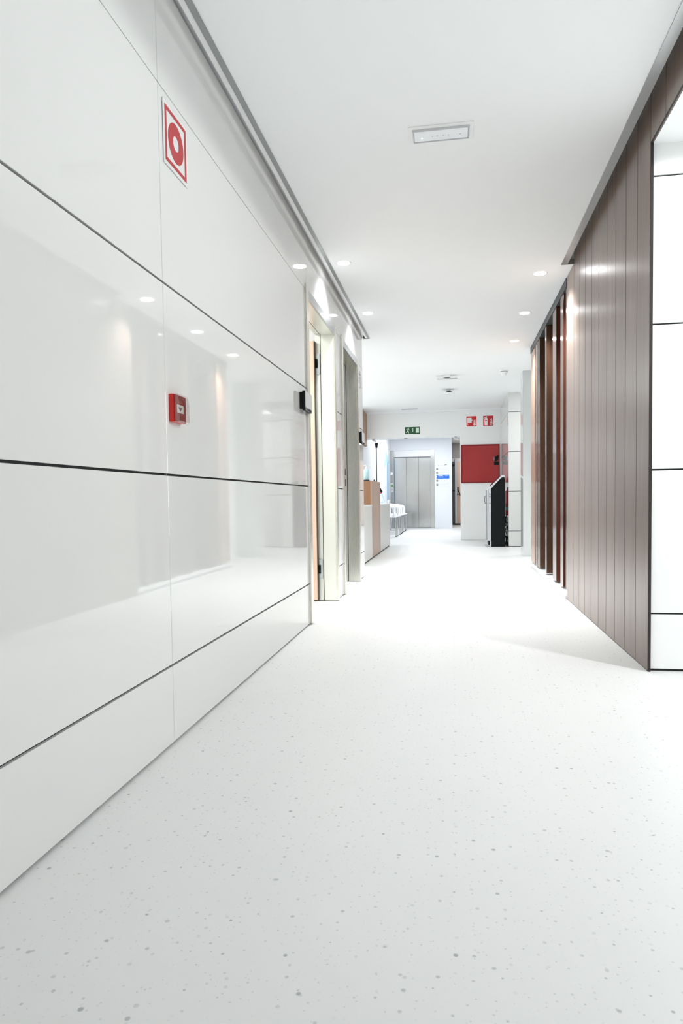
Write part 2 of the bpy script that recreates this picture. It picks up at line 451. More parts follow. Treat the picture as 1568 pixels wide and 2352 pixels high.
# ------------------------------------------------------------------ pilaster, recess and column beyond the screen
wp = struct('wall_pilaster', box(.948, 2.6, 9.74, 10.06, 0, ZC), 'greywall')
obj('side_panel', box(.943, .948, 9.745, 10.06, .006, ZC-.002), 'gloss', wp)
struct('wall_recess', G().box(1.28, 1.36, 8.27, 9.74, 0, ZC).box(1.1, 1.28, 8.27, 8.33, 0, ZC).box(2.6, 2.7, 9.74, 13.7, 0, ZC).box(1.1, 1.36, 5.7, 8.27, 0, ZC), 'paint')
g = G().box(.914, 1.10, 11.694, 11.93, 0, ZC).box(.914, 1.0, 11.93, 13.63, 0, ZC).box(1.10, 2.6, 11.85, 11.93, 0, ZC)
wc = struct('wall_column', g, 'joint')
zz = [0, .267, .927, 1.583, 2.24, ZC]
g = G()
for i in range(5):
    a, b = zz[i]+(.004 if i else .012), zz[i+1]-(.004 if i < 4 else 0)
    g.box(.902, 1.089, 11.68, 11.694, a, b); g.box(1.089, 1.101, 11.683, 11.93, a, b); g.box(.9, .914, 11.697, 13.615, a, b)
    g.box(1.101, 2.6, 11.838, 11.85, a, b)
obj('gloss_panels', g, 'gloss', wc, .0012, 1)
# dark door at the back of the recess
d = sempty('door_4', (2.6, 10.6, 0))
obj('frame', G().ring((2.585, 10.85, 1.05), Y_, Z_, X_, (.45, 1.0), (.52, 1.07), 0, .015), 'steel', d)
obj('leaf', box(2.57, 2.6, 10.41, 11.29, .02, 2.03), mat('slate_door', (.09, .09, .10), .4), d)
obj('handle', G().tube([(2.57, 10.5, 1.02), (2.525, 10.5, 1.02), (2.52, 10.53, 1.02), (2.52, 10.62, 1.02)], .01), 'chrome', d)

# ------------------------------------------------------------------ cabinet wall and lintel at the end of the corridor
YC = 13.617
wcw = struct('wall_cabinet', box(.132, 2.7, YC, YC+.42, 0, ZC+.05), 'paint')
struct('baseboard_cabinet', box(.128, .9, YC-.014, YC, .003, .115), 'paint', None, .003)
struct('wall_lintel', box(-1.75, .132, YC+.06, YC+.36, 2.045, ZC+.05), 'paint')
struct('wall_reception', G().box(-3.3, -1.75, 12.9, 13.0, 0, ZC).box(-3.4, -3.3, 7.3, 13, 0, ZC).box(-3.3, LW-.16, 7.262, 7.36, 0, ZC), 'paint')
wlo = struct('wall_lobby', G().box(-1.87, -1.75, 12.95, 19.35, 0, 2.6), 'cool')

def flat(m, pts, x0, z0, parent, name, y=YC, d0=.003, d1=.0042, label=None):
    """a printed shape on a sign facing the corridor; pts in metres from the sign's lower corner"""
    g = G()
    for p in pts: g.prism(p, (x0, y, z0), X_, Z_, (0, -1, 0), d0, d1)
    return obj(name, g, m, parent, label=label)

def circle(cx, cy, r, n=20, ry=None): return [(cx+r*math.cos(2*math.pi*i/n), cy+(ry or r)*math.sin(2*math.pi*i/n)) for i in range(n)]
def stroke(pts, w):
    """thick polyline as quads"""
    out = []
    for (a, b), (c, d) in zip(pts, pts[1:]):
        l = math.hypot(c-a, d-b); nx, ny = -(d-b)/l*w/2, (c-a)/l*w/2
        out.append([(a+nx, b+ny), (a-nx, b-ny), (c-nx, d-ny), (c+nx, d+ny)])
    return out
def flames(x0, y0, w, h):
    """four stacked slanting tongues, as on the fire signs"""
    out = []
    for i in range(4):
        yy = y0+h*(i*.235); k = 1-.06*i
        out.append([(x0+w*.02+w*.08*i, yy+h*.20), (x0+w*.18+w*.06*i, yy+h*.08), (x0+w*.42, yy), (x0+w*.80*k, yy+h*.02), (x0+w*.98*k, yy+h*.12),
                    (x0+w*.98*k, yy+h*.30), (x0+w*.86*k, yy+h*.19), (x0+w*.62, yy+h*.14), (x0+w*.40, yy+h*.155)])
    return out

# red hose cabinet
t = thing('hose_cabinet', (.51, YC, 1.12), 'red wall cabinet with black latch under the two red fire signs', 'cabinet')
obj('frame', G().ring((.511, YC, 1.489), X_, Z_, (0, -1, 0), (.345, .348), (.370, .373), .0, .022), 'cabframe', t, .003)
dr = obj('door', box(.163, .859, YC-.016, YC+.0, 1.139, 1.839), 'cabred', t, .004, label='red door')
obj('latch', G().box(.785, .825, YC-.03, YC-.016, 1.53, 1.62).box(.825, .86, YC-.045, YC-.016, 1.62, 1.645).box(.823, .848, YC-.042, YC-.016, 1.55, 1.62), 'black', dr, .003)
obj('label_plate', G().box(.773, .868, YC-.026, YC-.016, 1.458, 1.522), 'black', dr, .003)
obj('lock_body', G().box(.765, .79, YC-.026, YC-.016, 1.54, 1.61), 'grey', dr, .002)

# two red fire signs
t = thing('fire_sign', (.348, YC, 2.22), 'square red sign with white fire hose reel and flames', 'sign', 'red fire signs over the cabinet')
obj('plate', box(.253, .444, YC-.003, YC, 2.219, 2.413), 'red', t)
flat('signwhite', [[(.014, .065), (.098, .065), (.098, .165), (.014, .165)]]+stroke([(.018, .075), (.018, .03)], .006)+stroke([(.018, .05), (.03, .022)], .007)+[circle(.112, .12, .008, 10), [(.098, .115), (.112, .115), (.112, .125), (.098, .125)]], .253, 2.219, t, 'hose_reel')
flat('lightgrey', [[(.014, z), (.098, z), (.098, z+.004), (.014, z+.004)] for z in (.078, .092, .106, .120, .134, .148)], .253, 2.219, t, 'reel_lines', d0=.0042, d1=.005)
flat('signwhite', flames(.118, .014, .062, .125), .253, 2.219, t, 'flame_symbol')
t = thing('fire_sign', (.665, YC, 2.22), 'square red sign with white extinguisher and flames', 'sign', 'red fire signs over the cabinet')
obj('plate', box(.572, .763, YC-.003, YC, 2.219, 2.413), 'red', t)
flat('signwhite', [[(.024, .010), (.084, .010), (.084, .135), (.074, .148), (.034, .148), (.024, .135)], [(.038, .150), (.070, .150), (.066, .162), (.042, .162)],
                   [(.040, .164), (.076, .168), (.076, .180), (.040, .178)], [(.016, .132), (.028, .160), (.040, .170), (.040, .178), (.022, .166), (.010, .136)]], .572, 2.219, t, 'extinguisher_symbol')
flat('red', [[(.036, .095), (.072, .095), (.072, .113), (.036, .113)]], .572, 2.219, t, 'symbol_band', d0=.0042, d1=.005)
flat('signwhite', flames(.118, .014, .062, .135), .572, 2.219, t, 'flame_symbol')

# green exit sign on the lintel
YL = YC+.06
t = thing('exit_sign', (-.803, YL, 2.11), 'dark green exit sign with running figure, down arrow and door', 'sign')
obj('plate', box(-.950, -.656, YL-.006, YL, 2.112, 2.248), 'green', t)
R0 = (-.950, 2.112)
flat('exitpale', [circle(.076, .112, .010, 14)]+[[(.058, .098), (.074, .100), (.068, .062), (.046, .052)]]+stroke([(.064, .096), (.042, .098), (.030, .080)], .009)
     + stroke([(.072, .096), (.082, .078), (.098, .080)], .008)+stroke([(.052, .058), (.044, .036), (.020, .030)], .012)+stroke([(.060, .058), (.074, .042), (.072, .014)], .012), *R0, t, 'running_figure', y=YL, d0=.006, d1=.0072)
flat('exitpale', [[(.151, .060), (.163, .060), (.163, .110), (.151, .110)], [(.146, .060), (.168, .060), (.157, .036)]], *R0, t, 'down_arrow', y=YL, d0=.006, d1=.0072)
flat('exitpale', [[(.216, .022), (.276, .022), (.276, .120), (.216, .120)]], *R0, t, 'door_symbol', y=YL, d0=.006, d1=.0072)
flat('lightgrey', stroke([(.236, .04), (.236, .102), (.262, .102), (.262, .04), (.236, .04)], .002), *R0, t, 'door_outline', y=YL, d0=.0072, d1=.0078)

# ------------------------------------------------------------------ call point sign and call point on the left wall
t = thing('call_point_sign', (LW, 2.313, 1.97), 'white square sign with red border and red ring', 'sign')
obj('plate', box(LW+.0015, LW+.004, 2.210, 2.416, 1.966, 2.177), mat('sign_plate_white', (.66, .67, .66), .35), t, .0006, 1)
g = G().ring((LW+.004, 2.313, 2.0715), Y_, Z_, X_, (.077, .079), (.0905, .092), 0, .0009)
obj('red_border', g, 'signred', t)
obj('red_ring', G().ring((LW+.004, 2.313, 2.0715), Y_, Z_, X_, .025, .066, 0, .0009), 'signred', t)
objs('adhesive_pad', [box(LW, LW+.0015, y-.006, y+.006, z-.006, z+.006) for y, z in ((2.218, 1.972), (2.408, 1.972), (2.218, 2.17), (2.408, 2.17))], 'signwhite', t)

t = thing('fire_call_point', (LW, 2.25, 1.10), 'red manual fire call point with clear cover on glossy white wall', 'alarm')
obj('back_box', box(LW, LW+.019, 2.203, 2.300, 1.101, 1.195), 'callred', t, .003)
obj('front_frame', G().ring((LW+.019, 2.2515, 1.148), Y_, Z_, X_, (.030, .030), (.0475, .046), 0, .004), 'callframe', t, .002)
obj('break_plate', box(LW+.019, LW+.021, 2.2215, 2.2815, 1.118, 1.178), 'signwhite', t)
objs('plate_band', [box(LW+.021, LW+.0214, 2.2215, 2.2815, z, z+.016) for z in (1.118, 1.162)], 'callframe', t)
obj('press_mark', G().prism([(-.014, .002), (0, -.008), (.014, .002), (.014, .006), (-.014, .006)], (LW+.0214, 2.2515, 1.148), Y_, Z_, X_, 0, .0006), 'grey', t)
g = G().prism([(.0, -.049), (.006, -.049), (.012, -.043), (.013, .010), (.009, .040), (.004, .049), (.0, .049)], (LW+.0232, 0, 1.148), X_, Z_, Y_, 2.206, 2.301)
obj('clear_cover', g, 'cover', t, .003)

# ------------------------------------------------------------------ access readers
def reader(y0, y1, label):
    t = thing('access_reader', (LW, (y0+y1)/2, 1.39), label, 'reader', 'access readers beside the steel door frames')
    g = G().box(LW, LW+.026, y0+.004, y0+.05, 1.402, 1.508).box(LW+.018, LW+.036, y0, y1, 1.392, 1.516)
    obj('housing', g, 'black', t, .003)
    fp = obj('front_plate', box(LW+.036, LW+.040, y0+.004, y1-.003, 1.412, 1.512), 'lightgrey', t, .0015)
    obj('lower_strip', box(LW+.036, LW+.040, y0+.004, y1-.003, 1.394, 1.410), 'grey', t)
    objs('button', [G().lathe([(.006, .040), (.006, .044)], (LW, y0+.06+.04*i, 1.40), 'x', 12) for i in range(3)], 'black', t)
reader(4.21, 4.405, 'black and grey access reader in front of the nearer door frame')
reader(6.885, 7.08, 'black and grey access reader on panel past the second door frame')

t = thing('room_sign', (LW, 7.0, 1.99), 'small grey room sign high on panel past the second door', 'sign')
obj('plate', box(LW, LW+.006, 6.905, 7.115, 1.985, 2.152), 'lightgrey', t, .001)
objs('text_line', [box(LW+.006, LW+.0065, 6.935, 7.05, 2.10, 2.115), box(LW+.006, LW+.0065, 6.935, 7.02, 2.06, 2.07), box(LW+.006, LW+.0065, 6.935, 6.975, 2.01, 2.045)], 'grey', t)

# ------------------------------------------------------------------ ceiling fittings
DLZ = ZC
def make_downlight(loc, label):
    t = thing('downlight', loc, label, 'ceiling light', 'round recessed downlights')
    x, y, z = loc
    obj('trim_ring', G().lathe([(.047, .0), (.056, -.003), (.058, .0), (.058, .001), (.047, .001)], (x, y, z), seg=40), 'white', t)
    obj('lamp_disc', G().lathe([(0.0, -.0012), (.047, -.0012), (.047, .0)], (x, y, z), seg=40), 'lamp', t)
    return t
dl = [(-.785, 5.03, 'downlight in the row beside the left panels, nearer of two'), (-.78, 6.41, 'downlight in the row beside the left panels, farther of two'),
      (.672, 5.57, 'downlight beside the slatted screen, nearest the board wall'), (.672, 6.72, 'downlight beside the slatted screen, middle of three'),
      (.675, 7.87, 'downlight beside the slatted screen, farthest of three')]
first = make_downlight((dl[0][0], dl[0][1], DLZ), dl[0][2])
for x, y, lb in dl[1:]: dup(first, (x, y, DLZ), lb)

t = thing('emergency_light', (-.05, 3.353, ZC), 'white rectangular recessed emergency light in the ceiling', 'ceiling light')
cx, cy = -.0485, 3.354
obj('frame', G().ring((cx, cy, ZC), X_, Y_, (0, 0, -1), (.132, .052), (.152, .074), -.0, .006), 'white', t, .002)
obj('housing_lip', G().ring((cx, cy, ZC), X_, Y_, (0, 0, -1), (.128, .048), (.132, .052), 0, .016), 'lightgrey', t)
obj('diffuser', box(cx-.128, cx+.128, cy-.048, cy+.048, ZC-.013, ZC-.001), 'diffuser', t, .004)
objs('led_dot', [G().lathe([(.0045, -.0145), (.0045, -.013)], (cx+dx, cy+.006, ZC), seg=14) for dx in (-.04, -.018, .012, .036, .09)], 'lightgrey', t)
obj('status_led', G().lathe([(.004, -.0145), (.004, -.013)], (cx-.09, cy+.014, ZC), seg=14), 'led', t)

t = thing('bar_luminaire', (-.08, 9.85, ZC), 'slim white bar luminaire on a square ceiling base', 'ceiling light')
obj('base', box(-.135, -.035, 9.80, 9.90, ZC-.035, ZC), 'paint', t, .004)
obj('neck', box(-.112, -.055, 9.83, 9.87, ZC-.047, ZC-.035), 'grey', t)
br = obj('bar', box(-.232, .062, 9.80, 9.91, ZC-.064, ZC-.047), 'white', t, .004)
obj('front_groove', box(-.215, .052, 9.797, 9.80, ZC-.062, ZC-.055), 'alu', br)

t = thing('ceiling_dome', (-.07, 11.1, ZC), 'round white dome with black rim hanging from the ceiling', 'detector')
obj('mount', G().lathe([(.048, 0), (.042, -.012), (.028, -.036), (.028, -.042)], (-.07, 11.1, ZC)), 'lightgrey', t)
obj('rim', G().lathe([(.05, -.040), (.088, -.056), (.088, -.061), (.0, -.061)], (-.07, 11.1, ZC)), 'black', t)
obj('dome', G().lathe([(.089, -.058), (.089, -.066), (.07, -.078), (.035, -.086), (0, -.088)], (-.07, 11.1, ZC)), 'whitegloss', t)

t = thing('smoke_detector', (.685, 9.63, ZC), 'white smoke detector on the ceiling near the grey pilaster', 'detector')
obj('base', G().lathe([(.060, 0), (.060, -.014), (.052, -.020)], (.685, 9.63, ZC)), 'white', t)
obj('vent_gap', G().lathe([(.050, -.018), (.050, -.028)], (.685, 9.63, ZC)), 'grey', t)
obj('head', G().lathe([(.058, -.027), (.056, -.036), (.040, -.048), (.036, -.068), (.02, -.074), (0, -.075)], (.685, 9.63, ZC)), 'white', t)

t = thing('strip_light', (-.83, 13.3, ZC), 'slim white strip light on the ceiling above the exit sign', 'ceiling light')
obj('housing', box(-.985, -.672, 13.27, 13.37, ZC-.012, ZC), 'lightgrey', t, .002)
obj('lens', box(-.97, -.688, 13.28, 13.36, ZC-.016, ZC-.012), 'diffuser', t)

def bracket_spot(x, y, z, label, turn):
    t = thing('bracket_spotlight', (x, y, z), label, 'spotlight', 'small spotlights under the lintel')
    obj('mount', G().lathe([(.030, 0), (.030, -.012), (.012, -.018), (.012, -.03)], (x, y, z), seg=20), 'lightgrey', t)
    a = Vector((math.cos(turn), .3, -.35)).normalized()
    c = Vector((x, y, z-.035))
    hd = obj('head', G().tube([c-a*.03, c+a*.015, c+a*.06], .022, 16), 'silver', t)
    obj('lens', G().tube([c+a*.06, c+a*.063], .019, 16), 'diffuser', hd)
bracket_spot(-1.59, YL+.1, 2.045, 'small silver spotlight at the end of the lintel over the floor lamp', 0)
bracket_spot(.04, YL+.1, 2.045, 'small silver spotlight at the end of the lintel by the passage', .2)
t = thing('flush_detector', (-.942, YL+.12, 2.045), 'small dark flush disc under the lintel below the exit sign', 'detector')
obj('base', G().lathe([(.040, 0), (.036, -.010), (.0, -.012)], (-.942, YL+.12, 2.045), seg=24), 'grey', t)

# ------------------------------------------------------------------ kiosk
t = thing('information_kiosk', (.7, 11.95, 0), 'black and silver self-service kiosk with sloping screen beside the white column', 'kiosk')
K0, K1 = 11.70, 12.22
side = [(.615, .0), (.845, .0), (.845, 1.125), (.836, 1.152), (.815, 1.16), (.795, 1.152), (.617, .965)]
obj('body', G().prism(side, (0, 0, 0), X_, Z_, Y_, K0, K1), 'black', t, .004)
rim = [(.575, .10), (.612, .10), (.612, .972), (.79, 1.162), (.822, 1.168), (.838, 1.158), (.842, 1.175), (.820, 1.196), (.782, 1.190), (.578, .986)]
obj('silver_rim', G().prism(rim, (0, 0, 0), X_, Z_, Y_, K0-.006, K1+.006), 'silver', t, .008, 3)
fr = obj('front_door', G().prism([(.552, .105), (.576, .105), (.576, .975), (.552, .955)], (0, 0, 0), X_, Z_, Y_, K0+.01, K1-.01), 'kioskfront', t, .006, 3, label='pale front door')
obj('door_gap', G().prism([(.5485, .11), (.553, .105), (.553, .955), (.5485, .95)], (0, 0, 0), X_, Z_, Y_, K0+.02, K0+.40), 'grey', fr)
obj('handle', G().tube([(.552, 11.9, .86), (.525, 11.9, .85), (.517, 11.9, .82), (.517, 11.9, .77), (.524, 11.9, .735), (.552, 11.9, .725)], .007), 'grey', fr)
objs('side_button', [box(.585, .602, K0-.009, K0-.006, z, z+h) for z, h in ((.868, .03), (.835, .02), (.725, .018))], 'grey', t)
obj('screen', G().prism([(.612, 1.020), (.765, 1.180), (.760, 1.186), (.606, 1.026)], (0, 0, 0), X_, Z_, Y_, K0+.03, K1-.03), 'screen', t)
obj('base_plinth', G().prism([(.592, .0), (.616, .0), (.616, .10), (.592, .092)], (0, 0, 0), X_, Z_, Y_, K0-.002, K1), 'silver', t, .004)
obj('plinth_recess', box(.574, .594, K0+.03, K1-.03, .03, .105), 'black', t)
objs('foot', [box(.525, .60, K0+.02, K0+.06, .0, .010), box(.525, .60, K1-.10, K1-.06, .0, .010)], 'alu', t)

random.seed(4)
t = thing('cable_tangle', (.872, 11.8, 0), 'tangle of black cables hanging behind the black kiosk', 'cables')
for k in range(9):
    y = 11.76+random.random()*.26; x = .862+random.random()*.024; z = random.choice((.36, .42, .5, .72, .80))
    p = []
    for i in range(15):
        f = i/14; p.append((min(.893, max(.853, x+.012*math.sin(f*9+k))), y+.06*math.sin(f*5+k*2.1), max(.006, z*(1-f)+.006)))
    obj('cable', G().tube(p, .0042, 6), 'rubber', t)
obj('power_strip', box(.855, .893, 11.74, 11.98, .03, .075), 'black', t, .004)

t = thing('fire_extinguisher', (.843, 12.55, .55), 'red fire extinguisher hung on glossy panels behind the kiosk', 'extinguisher')
ex = (.843, 12.55, 0)
obj('cylinder', G().lathe([(.0, .50), (.046, .50), (.054, .515), (.054, .90), (.048, .935), (.028, .955), (.018, .965)], ex), 'red', t)
obj('label_band', G().lathe([(.0545, .60), (.0545, .66)], ex), 'teal', t)
obj('valve', G().lathe([(.018, .96), (.018, 1.0), (.012, 1.01)], ex, seg=16).box(.835, .851, 12.47, 12.56, .995, 1.012), 'black', t)
obj('hose', G().tube([(.843, 12.53, .985), (.82, 12.47, .97), (.80, 12.46, .85), (.80, 12.47, .65)], .009), 'rubber', t)
obj('bracket', box(.896, .9, 12.53, 12.57, .6, .95), 'grey', t)

# ------------------------------------------------------------------ reception counter
t = thing('reception_counter', (-1.3, 10.3, 0), 'white reception counter with raised wooden block on its front', 'counter')
obj('plinth', box(-1.80, -1.135, 8.45, 12.03, 0, .022), 'black', t)
objs('front_panel', [box(-1.16, -1.12, 8.42, 9.41, .022, .735), box(-1.16, -1.12, 10.46, 12.06, .022, .735)], 'offwhite', t, .003, label='off-white front panel')
objs('end_panel', [box(-1.80, -1.16, 8.42, 8.45, .022, .735), box(-1.80, -1.16, 12.03, 12.06, .022, .735)], 'offwhite', t)
obj('worktop', G().prism([(-1.80, 8.41), (-1.118, 8.41), (-1.118, 9.41), (-1.5, 9.41), (-1.5, 10.46), (-1.118, 10.46), (-1.118, 12.07), (-1.80, 12.07)], (0, 0, 0), X_, Y_, Z_, .735, .752), 'countertop', t, .002)
blk = obj('raised_block', box(-1.137, -1.117, 9.41, 10.46, .022, 1.088), 'desk_oak', t, .002, label='pale wooden front of the raised block')
objs('block_panel', [box(-1.5, -1.137, 9.412, 9.43, .753, 1.086), box(-1.5, -1.137, 10.44, 10.458, .753, 1.086), box(-1.5, -1.137, 9.43, 10.44, 1.066, 1.086), box(-1.5, -1.48, 9.43, 10.44, .753, 1.066)], 'desk_inner', blk, label='warm brown side panel')
obj('side_trim', box(-1.262, -1.256, 9.403, 9.412, .765, 1.0), 'chrome', blk)

t = thing('sanitiser_bottle', (-1.212, 9.56, 1.098), 'pale blue gel pump bottle standing on black tray on the raised block', 'bottle')
c = (-1.212, 9.56, 1.098)
obj('bottle', G().lathe([(0, 0), (.036, 0), (.038, .006), (.038, .125), (.034, .145), (.016, .158), (.013, .166)], c), 'bluebottle', t)
obj('pump', G().lathe([(.016, .164), (.016, .178), (.006, .18), (.006, .205), (.013, .206), (.013, .216)], c, seg=16).tube([(c[0], c[1], c[2]+.212), (c[0]-.012, c[1], c[2]+.212), (c[0]-.034, c[1], c[2]+.206)], .0045), 'white', t)
tag(obj('tray', box(-1.258, -1.168, 9.50, 9.62, 1.0885, 1.098), 'black', None, .003), 'thin black tray under the pale blue bottle on the counter', 'tray')
t = thing('card_holder', (-1.15, 10.0, 1.088), 'small dark card holder lying on top of the wooden block', 'holder')
obj('base', box(-1.175, -1.125, 9.95, 10.05, 1.0885, 1.097), 'grey', t, .002)
obj('back_rest', G().prism([(-1.16, 1.097), (-1.152, 1.097), (-1.146, 1.116), (-1.154, 1.116)], (0, 0, 0), X_, Z_, Y_, 9.955, 10.045), 'black', t)

t = thing('desk_lamp', (-1.14, 11.0, .752), 'small desk lamp with black head and pale blue arm on the counter', 'lamp')
obj('base', G().lathe([(.0, .7525), (.05, .7525), (.05, .762), (.01, .768)], (-1.19, 11.0, 0), seg=24), 'white', t)
obj('arm', G().tube([(-1.19, 11.0, .765), (-1.10, 11.0, .79), (-1.118, 11.0, .82), (-1.153, 11.0, .93)], .008), 'paleblue', t)
a = Vector((-1.186, 11.0, 1.008)); b = Vector((-1.146, 11.0, .936))
hd = obj('head', G().tube([a, a.lerp(b, .5), b], .017, 14), 'black', t)
obj('head_rim', G().tube([(-1.19, 11.0, .932), (-1.165, 11.0, .924), (-1.143, 11.0, .930)], .010, 12), 'red', t)

t = thing('floor_lamp', (-1.40, 12.5, 0), 'tall thin black uplighter floor lamp standing behind the counter', 'lamp')
lp = (-1.392, 12.5, 0)
obj('base', G().lathe([(0, 0), (.13, 0), (.13, .015), (.02, .025)], lp), 'black', t)
obj('pole', G().tube([(lp[0]-.012, 12.5, .02), (lp[0]-.006, 12.5, .9), (lp[0]-.004, 12.5, 1.78)], .0105, 12), 'black', t)
obj('shade', G().lathe([(.014, 1.765), (.020, 1.77), (.032, 1.855), (.029, 1.855), (.016, 1.775)], lp), 'black', t)

t = thing('wall_cupboard', (-1.7, 13.3, 1.87), 'brown wooden cupboard hung high on wall past the reception', 'cupboard')
obj('body', box(-1.75, -1.715, 12.98, 13.62, 1.88, 2.53), 'desk_inner', t)
obj('door', box(-1.715, -1.70, 12.985, 13.615, 1.885, 2.525), 'desk_inner', t, .002)

# ------------------------------------------------------------------ lobby: elevator, directory, arrow, passage
YE = 19.25
struct('wall_elevator', G().box(-1.87, -1.755, YE, YE+.2, 0, 2.6).box(-.527, -.05, YE, YE+.2, 0, 2.6).box(-1.755, -.527, YE, YE+.2, 2.182, 2.6).box(-1.755, -.527, YE+.16, YE+.2, 0, 2.182), 'cool')
struct('baseboard_lobby', box(-.526, -.045, YE-.012, YE, .003, .10), 'cool', None, .002)
t = thing('elevator', (-1.14, YE, 0), 'brushed steel elevator with three-panel sliding door at the lobby end', 'elevator')
for i in range(3):
    x0 = -1.650+i*.3375
    obj('door_panel', box(x0+.0015, x0+.336, YE+.05+.012*i, YE+.075+.012*i, .012, 1.995), 'steel_lift', t, .002)
obj('header', box(-1.652, -.637, YE-.006, YE+.10, 1.998, 2.18), 'white', t, .002)  # white colour stands in for glare from lights near the ceiling
obj('header_slot', box(-1.650, -.638, YE-.002, YE+.10, 1.980, 1.998), 'grey', t)
ja = obj('jamb', box(-1.754, -1.652, YE-.006, YE+.14, .004, 2.18), 'steel_lift', t, .002, label='steel jamb with the call buttons')
obj('jamb', box(-.637, -.528, YE-.006, YE+.14, .004, 2.18), 'steel_lift', t, .002)
obj('sill', box(-1.652, -.637, YE-.004, YE+.14, .0, .012), 'grey', t)
ind = obj('floor_indicator', box(-1.748, -1.688, YE-.012, YE-.006, 1.505, 1.575), 'signwhite', ja)
obj('call_plate', box(-1.746, -1.682, YE-.012, YE-.006, 1.02, 1.275), 'lightgrey', ja)
obj('call_button', G().ring((-1.714, YE-.012, 1.20), X_, Z_, (0, -1, 0), .012, .030, 0, .004), mat('call_green', srgb(70, 140, 62), .4), ja)
obj('key_switch', G().lathe([(.014, 0), (.014, -.006)], (-1.714, YE-.012, 1.09), 'y', 16), 'grey', ja)
obj('text_line', box(-1.734, -1.694, YE-.015, YE-.012, 1.145, 1.151), 'grey', ja)

t = thing('wall_directory', (-.30, YE, 1.2), 'white wall directory with blue strip and grey floor squares beside elevator', 'sign')
obj('board', box(-.485, -.115, YE-.004, YE, 1.13, 1.80), mat('board_white', (.82, .84, .87), .5), t)
obj('blue_strip', box(-.474, -.122, YE-.007, YE-.004, 1.370, 1.480), 'blue', t)
objs('floor_square', [box(-.480, -.430, YE-.006, YE-.004, zc-.028, zc+.028) for zc in (1.640, 1.531, 1.319, 1.204)], 'grey', t)
gs = [box(-.40, -.40+(.26 if k == 0 else .18), YE-.0055, YE-.004, zc+.012-.026*k, zc+.018-.026*k) for zc in (1.640, 1.531, 1.319, 1.204) for k in range(2)]
gs += [box(-.48, -.125, YE-.0055, YE-.004, zc-.002, zc+.002) for zc in (1.585, 1.26, 1.15)]
objs('text_line', gs+[box(-.37, -.27, YE-.0055, YE-.004, 1.742, 1.750)], 'palegrey', t)
g = G()
for zc, w in ((1.446, .13), (1.412, .15)): g.box(-.425, -.425+w, YE-.0085, YE-.007, zc, zc+.012)
for zc in (1.452, 1.416): g.box(-.24, -.135, YE-.0085, YE-.007, zc, zc+.005)
g.box(-.466, -.458, YE-.0085, YE-.007, 1.405, 1.45)
obj('strip_print', g, 'signwhite', t)
obj('heading_ring', G().ring((-.418, YE-.004, 1.748), X_, Z_, (0, -1, 0), .008, .013, 0, .001, 16), 'grey', t)
g = G()
for dx in (0, .022, .040): g.prism(circle(dx, .006*(dx > .01), .012, 10), (-.24, YE-.004, 1.75), X_, Z_, (0, -1, 0), 0, .0012)
obj('heading_mark', g, 'grey', t)

t = thing('arrow_graphic', (-1.75, 18.2, .78), 'pale blue upward arrow graphic on the lobby wall behind the chairs', 'decal')
obj('arrow', G().prism([(18.14, .78), (18.62, .78), (18.62, 1.80), (18.85, 1.80), (17.96, 2.10), (17.44, 1.72), (17.62, 1.62), (18.14, 1.84)], (-1.75, 0, 0), Y_, Z_, X_, .001, .003), 'paleblue', t)
obj('shaft_edge', box(-1.747, -1.744, 18.14, 18.24, .78, 1.80), 'midblue', t)

def make_chair(loc, label):
    t = thing('waiting_chair', loc, label, 'chair', 'white waiting chairs along the lobby wall')
    x, y, z = loc                                   # local frame: seat faces +X, origin under the seat centre
    P = lambda a, b, c: (x+a, y+b, z+c)
    obj('seat', G().prism([(-.22, .435), (.20, .425), (.225, .435), (.225, .452), (.20, .458), (-.22, .452)], P(0, 0, 0), X_, Z_, Y_, -.225, .225), 'whitegloss', t, .006)
    bk = G().prism([(-.215, .50), (-.195, .50), (-.245, .79), (-.265, .79)], P(0, 0, 0), X_, Z_, Y_, -.215, -.185)
    bk.prism([(-.215, .50), (-.195, .50), (-.245, .79), (-.265, .79)], P(0, 0, 0), X_, Z_, Y_, .185, .215)
    for k in (-.11, -.035, .04, .115): bk.prism([(-.212, .50), (-.198, .50), (-.242, .76), (-.256, .76)], P(0, 0, 0), X_, Z_, Y_, k-.022, k+.018)
    bk.prism([(-.238, .745), (-.222, .745), (-.236, .81), (-.252, .81)], P(0, 0, 0), X_, Z_, Y_, -.215, .215)
    bk.prism([(-.212, .455), (-.190, .455), (-.198, .51), (-.218, .51)], P(0, 0, 0), X_, Z_, Y_, -.215, .215)
    obj('backrest', bk, 'whitegloss', t, .004)
    for s in (-1, 1):
        pts = [P(-.235, s*.225, .70), P(-.15, s*.232, .685), P(.0, s*.235, .665), P(.09, s*.235, .655), P(.125, s*.235, .635), P(.14, s*.233, .60), P(.145, s*.228, .53), P(.145, s*.215, .452)]
        obj('armrest', G().tube(pts, .0165, 10).tube([P(.03, s*.232, .66), P(.04, s*.215, .452)], .011, 8), 'whitegloss', t)
        for a in (.185, -.185):
            lg = obj('leg', G().tube([P(a, s*.20, .43), P(a+(.01 if a > 0 else -.03), s*.225, .012)], .0115, 10), 'chrome', t)
            obj('leg_tip', G().tube([P(a+(.01 if a > 0 else -.03), s*.225, .02), P(a+(.01 if a > 0 else -.03), s*.225, 0)], .015, 10), 'rubber', lg)
    return t
c0 = make_chair((-1.43, 14.94, 0), 'white waiting chair nearest the reception counter, first of the row')
for yy, lb in ((16.03, 'white waiting chair with chrome legs, second from the reception counter'), (16.80, 'white waiting chair with chrome legs, second from the elevator'),
               (17.79, 'white waiting chair nearest the elevator, last of the row')):
    dup(c0, (-1.43, yy, 0), lb)

